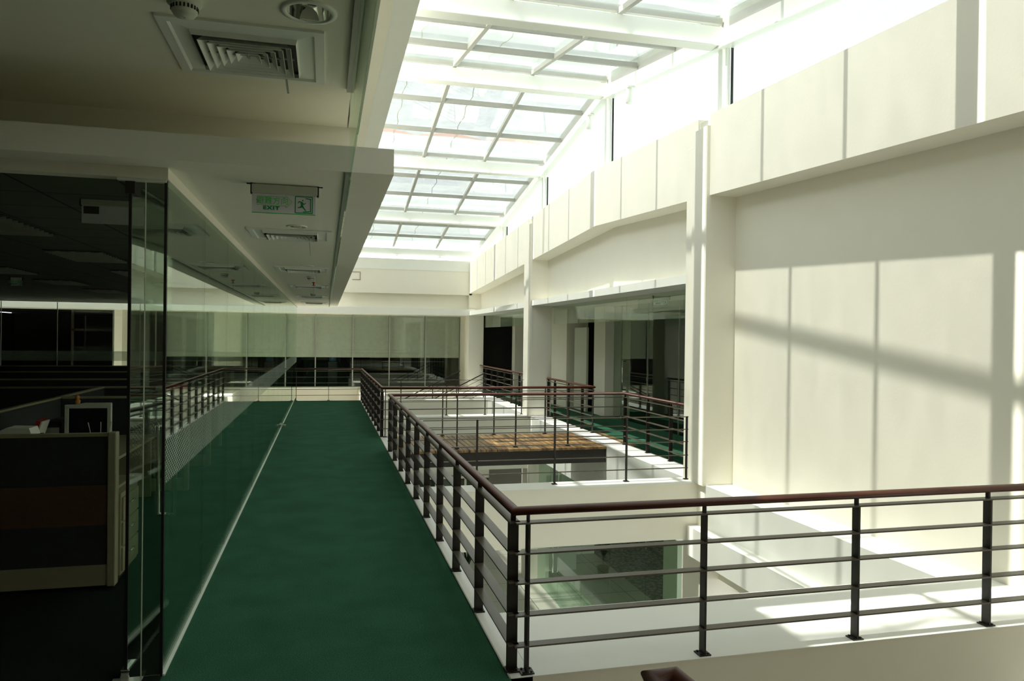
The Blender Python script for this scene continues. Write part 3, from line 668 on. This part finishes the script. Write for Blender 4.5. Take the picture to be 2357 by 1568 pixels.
# ------------------------------------------------------------------ office furniture
def screen_wall(label, x0, x1, y0, y1, z1=1.215, stripe=True, along='x', right_post=True, grp='cubicle partitions in the dark office'):
    t = thing('cubicle_partition', label, 'partition', ((x0+x1)/2, (y0+y1)/2, 0), grp)
    p = MB().box(x0, x1, y0+.01, y1-.01, .10, z1-.02).obj('fabric_panel', 'office_grey', t)
    if stripe: MB().box(x0+.002, x1-.002, y0+.004, y1-.004, .50, .81).obj('brown_band', 'office_brown', t, label='brown fabric band')
    MB().box(x0, x1, y0, y1, z1-.025, z1).obj('top_rail', 'office_trim', t); MB().box(x0, x1, y0, y1, .03, .19).obj('kick_plate', 'office_trim', t)
    if right_post: MB().box(x1-.01, x1+.05, y0-.01, y1+.03, .02, z1+.005).obj('end_post', 'office_trim', t, bevel=.008)
    return t
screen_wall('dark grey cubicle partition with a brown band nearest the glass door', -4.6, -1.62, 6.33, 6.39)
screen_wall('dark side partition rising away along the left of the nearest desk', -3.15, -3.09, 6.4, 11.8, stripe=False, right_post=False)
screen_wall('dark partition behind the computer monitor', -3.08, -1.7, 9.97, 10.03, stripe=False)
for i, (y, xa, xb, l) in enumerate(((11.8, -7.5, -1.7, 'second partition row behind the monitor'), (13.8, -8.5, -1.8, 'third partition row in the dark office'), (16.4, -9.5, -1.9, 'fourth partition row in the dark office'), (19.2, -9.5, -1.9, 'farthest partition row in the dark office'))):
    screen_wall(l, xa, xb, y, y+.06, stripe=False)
dk = thing('desk', 'dark desk with pale front edge behind the nearest partition', 'desk', (-2.4, 7.4, 0))
MB().box(-3.05, -1.62, 6.46, 7.1, .725, .75).obj('desk_top', 'office_trim', dk); MB().box(-3.05, -2.0, 7.1, 9.9, .72, .75).obj('desk_return', 'office_trim', dk)
MB().box(-3.05, -3.0, 6.46, 9.9, 0, .725).obj('side_panel', 'office_trim', dk); MB().box(-3.0, -2.05, 9.8, 9.85, 0, .72).obj('end_panel', 'office_trim', dk)
pd = thing('drawer_pedestal', 'cream three-drawer pedestal at the end of the nearest partition', 'drawer cabinet', (-1.75, 6.7, 0))
MB().box(-1.95, -1.555, 6.42, 6.95, .07, .72).obj('body', 'office_trim', pd, bevel=.005)
for i in range(3):
    z = .10+.2*i; d = MB().box(-1.556, -1.540, 6.44, 6.93, z, z+.185).obj('drawer', 'office_trim', pd, bevel=.003)
    MB().tube([(-1.54, 6.60, z+.12), (-1.52, 6.60, z+.12), (-1.52, 6.72, z+.12), (-1.54, 6.72, z+.12)], .005, 8).obj('handle', 'chrome', d, True)
MB().box(-1.9, -1.6, 6.47, 6.9, 0, .07).obj('plinth', 'black', pd)
mo = thing('computer_monitor', 'boxy computer monitor with a pale frame on the desk behind the partition', 'monitor', (-2.24, 8.1, .75))
def mbox(a, b_, c_, d_, e, f): return MB().box(a, b_, c_, d_, e, f)
cx, cy = -2.24, 8.0
m = MB(); x0, x1, z0, z1 = cx-.205, cx+.205, .96, 1.29
m.box(x0, x1, cy, cy+.04, z0, z0+.035).box(x0, x1, cy, cy+.04, z1-.035, z1).box(x0, x0+.035, cy, cy+.04, z0+.035, z1-.035).box(x1-.035, x1, cy, cy+.04, z0+.035, z1-.035); m.obj('bezel', 'office_white', mo, bevel=.004)
MB().box(x0+.03, x1-.03, cy+.012, cy+.03, z0+.03, z1-.03).obj('screen', 'screen', mo)
MB().prism([(x0+.01, cy+.04), (x1-.01, cy+.04), (x1-.08, cy+.36), (x0+.08, cy+.36)], 'z', z0+.01, z1-.01).obj('rear_case', 'office_white', mo, bevel=.01)
MB().lathe([(0, .20), (.06, .2), (.07, .05), (.15, .02), (.15, 0), (0, 0)], (cx, cy+.18, .75), 24).obj('stand', 'office_white', mo, True)
cu = thing('computer_case', 'dark box the monitor foot stands beside on the desk', 'box', (cx-.35, cy+.3, .75)); MB().box(cx-.42, cx-.26, cy+.1, cy+.5, .75, 1.12).obj('body', 'office_grey', cu, bevel=.01); MB().box(cx-.40, cx-.28, cy+.095, cy+.1, 1.0, 1.06).obj('drive_slot', 'alu', cu)
ty = thing('toy_figure', 'small orange toy standing on top of the monitor', 'toy', (cx-.12, cy+.1, 1.29))
MB().lathe([(0, 0), (.022, .005), (.026, .03), (.015, .05), (0, .052)], (cx-.12, cy+.1, 1.29), 14).obj('body', 'amber', ty, True); MB().lathe([(0, 0), (.016, .006), (.02, .02), (.012, .036), (0, .04)], (cx-.12, cy+.1, 1.337), 14).obj('head', 'amber', ty, True)
for i, (y, z, h, w_, mm, lb) in enumerate(((7.35, 1.02, .13, .09, 'paper', 'white paper note pinned to the side partition, upper one'), (7.3, .90, .10, .08, 'paper', 'white paper scrap pinned lower on the side partition'), (7.6, 1.03, .09, .03, 'red', 'red tag pinned beside the notes on the side partition'))):
    o = MB().box(-3.088, -3.084, y, y+w_, z, z+h).obj('pinned_note', mm); tag(o, lb, 'note', 'notes pinned to the side partition')
o = MB().prism([(-2.45, .98), (-2.1, .98), (-2.12, 1.0), (-2.4, 1.04), (-2.48, 1.0)], 'y', 6.6, 6.75).obj('paper_stack', 'paper') if False else None
bk = thing('document_tray', 'crumpled white papers just behind the nearest partition top', 'papers', (-2.35, 6.6, .75))
MB().box(-2.5, -2.2, 6.5, 6.72, .75, 1.18).obj('tray', 'office_grey', bk); MB().prism([(-2.48, 1.18), (-2.22, 1.18), (-2.24, 1.24), (-2.40, 1.245), (-2.47, 1.21)], 'y', 6.52, 6.7).obj('papers', 'paper', bk)
pf = thing('pen_cup', 'dark pen cup with pens to the right of the monitor', 'pen cup', (-1.86, 7.0, .75))
MB().lathe([(0, 0), (.04, 0), (.042, .1), (.038, .1), (.036, .01)], (-1.86, 7.0, .75), 18).obj('cup', 'office_grey', pf, True)
for a in (-.03, 0, .025): MB().tube([(-1.86+a*.3, 7.0, .80), (-1.86+a*3, 7.0+a, 1.23)], .004, 6, upv=(0, 1, 0)).obj('pen', 'alu', pf)
rb = thing('red_folder', 'dark red folder standing left of the monitor', 'folder', (-2.72, 7.9, .75))
MB().bar((-2.72, 7.9, .775), (-2.60, 7.9, 1.16), .22, .03, upv=(1, 0, 0)).obj('cover', 'red', rb); MB().bar((-2.69, 7.9, .785), (-2.575, 7.9, 1.15), .20, .012, upv=(1, 0, 0)).obj('pages', 'paper', rb)
rc = thing('red_storage_box', 'red and white box on top of the desk behind the monitor partition', 'box', (-1.98, 10.6, .75))
MB().box(-2.2, -1.76, 10.45, 10.8, .0, 1.24).obj('cabinet', 'office_grey', rc); MB().box(-2.16, -1.8, 10.48, 10.76, 1.24, 1.31).obj('lid', 'red', rc); MB().box(-2.14, -2.05, 10.47, 10.48, 1.25, 1.30).obj('sticker', 'paper', rc)
# fluorescent troffers
for i, (x, y) in enumerate(((-2.72, 6.5), (-2.72, 9.1), (-2.72, 11.7), (-2.72, 14.3), (-4.6, 11.7), (-4.6, 14.3), (-4.6, 17.0), (-2.72, 17.0))):
    t = thing('troffer_light', ['unlit louvred ceiling light nearest the office door, cut by the left edge', 'unlit louvred ceiling light behind the blank exit sign', 'unlit ceiling light third from the glass door', 'unlit ceiling light fourth from the glass door', 'unlit ceiling light in the outer row, nearest', 'unlit ceiling light in the outer row, second', 'unlit ceiling light in the outer row, farthest', 'unlit ceiling light fifth from the glass door'][i], 'ceiling light', (x, y, 2.9), 'troffer lights in the office ceiling')
    MB().box(x-.3, x+.3, y, y+1.18, 2.898, 2.904).obj('tray', 'dark_room', t)
    m = MB()
    for k in range(4): m.box(x-.28+.15*k, x-.18+.15*k, y+.02, y+1.16, 2.886, 2.898)
    m.obj('reflector', 'chrome', t)
    m = MB()
    for k in range(10): m.box(x-.29, x+.29, y+.06+.115*k, y+.065+.115*k, 2.872, 2.896)
    m.obj('louver', 'alu', t)

# ------------------------------------------------------------------ lower storey glass wall, door, plant
for i, (a, c_) in enumerate(((9.9, 11.5), (11.5, 13.1), (13.1, 14.7), (14.7, 16.3))):
    w = struct(empty('window_%d' % (i+40), (5.3, a, LZ)))
    MB().box(5.294, 5.306, a+.005, c_-.005, LZ+.02, LZ+.81).obj('pane', 'green_glass', w); MB().box(5.294, 5.306, a+.005, c_-.005, LZ+.81, LZ+1.12).obj('dotted_band', 'glass_dots', w); MB().box(5.294, 5.306, a+.005, c_-.005, LZ+1.12, -.98).obj('pane', 'green_glass', w)
d3 = struct(empty('door_3', (5.3, 17.9, LZ))); MB().box(5.294, 5.306, 16.32, 17.95, LZ+.02, -1.1).obj('leaf', 'green_glass', d3)
MB().box(5.28, 5.32, 16.34, 16.46, LZ, LZ+.07).obj('floor_patch', 'chrome', d3)
for sgn in (-1, 1): MB().tube([(5.3, 16.5, LZ+.7), (5.3+.06*sgn, 16.5, LZ+.7), (5.3+.06*sgn, 16.5, LZ+1.4), (5.3, 16.5, LZ+1.4)], .014, 10, upv=(0, 1, 0)).obj('handle', 'chrome', d3, True)
box('column_lower', 'plaster', 7.0, 7.6, 20.0, 20.6, LZ, -.95); box('column_lower', 'plaster', 6.6, 7.2, 12.9, 13.5, LZ, -.95)
box('trim_lower_frame', 'office_white', 5.3, 6.6, 18.7, 18.8, LZ, -1.0)
box('beam_lower_cross', 'plaster', 5.6, 14, 9.0, 9.4, -1.5, -.95)
pp = thing('potted_plant', 'dark strap-leaved plant in a pot on the shaded lower floor', 'plant', (3.5, 18.0, LZ))
MB().lathe([(0, 0), (.12, 0), (.16, .25), (.17, .26), (.15, .26), (.14, .22), (0, .22)], (3.5, 18.0, LZ), 24).obj('pot', 'pot', pp, True)
MB().tube([(3.5, 18, LZ+.2), (3.5, 18, LZ+.55)], .012, 8, upv=(0, 1, 0)).obj('stem', 'leaf', pp)
for k in range(16):
    a = k*2.4; e = .25+.35*random.random(); h = .25+.3*random.random(); c = Vector((3.5, 18, LZ+.5)); dv_ = Vector((math.cos(a), math.sin(a), 0))
    m = MB(); prev = None; sd = Vector((-dv_.y, dv_.x, 0))
    for j in range(6):
        u = j/5; p = c+dv_*e*u+Vector((0, 0, h*math.sin(u*2.2))); wd = .028*(1-u**2)+.002
        cur = [m.b.verts.new(p-sd*wd), m.b.verts.new(p+sd*wd), m.b.verts.new(p+Vector((0, 0, -.006)))]
        if prev:
            for q_ in range(3): m.b.faces.new((prev[q_], prev[(q_+1) % 3], cur[(q_+1) % 3], cur[q_]))
        prev = cur
    m.obj('leaf', 'leaf', pp)
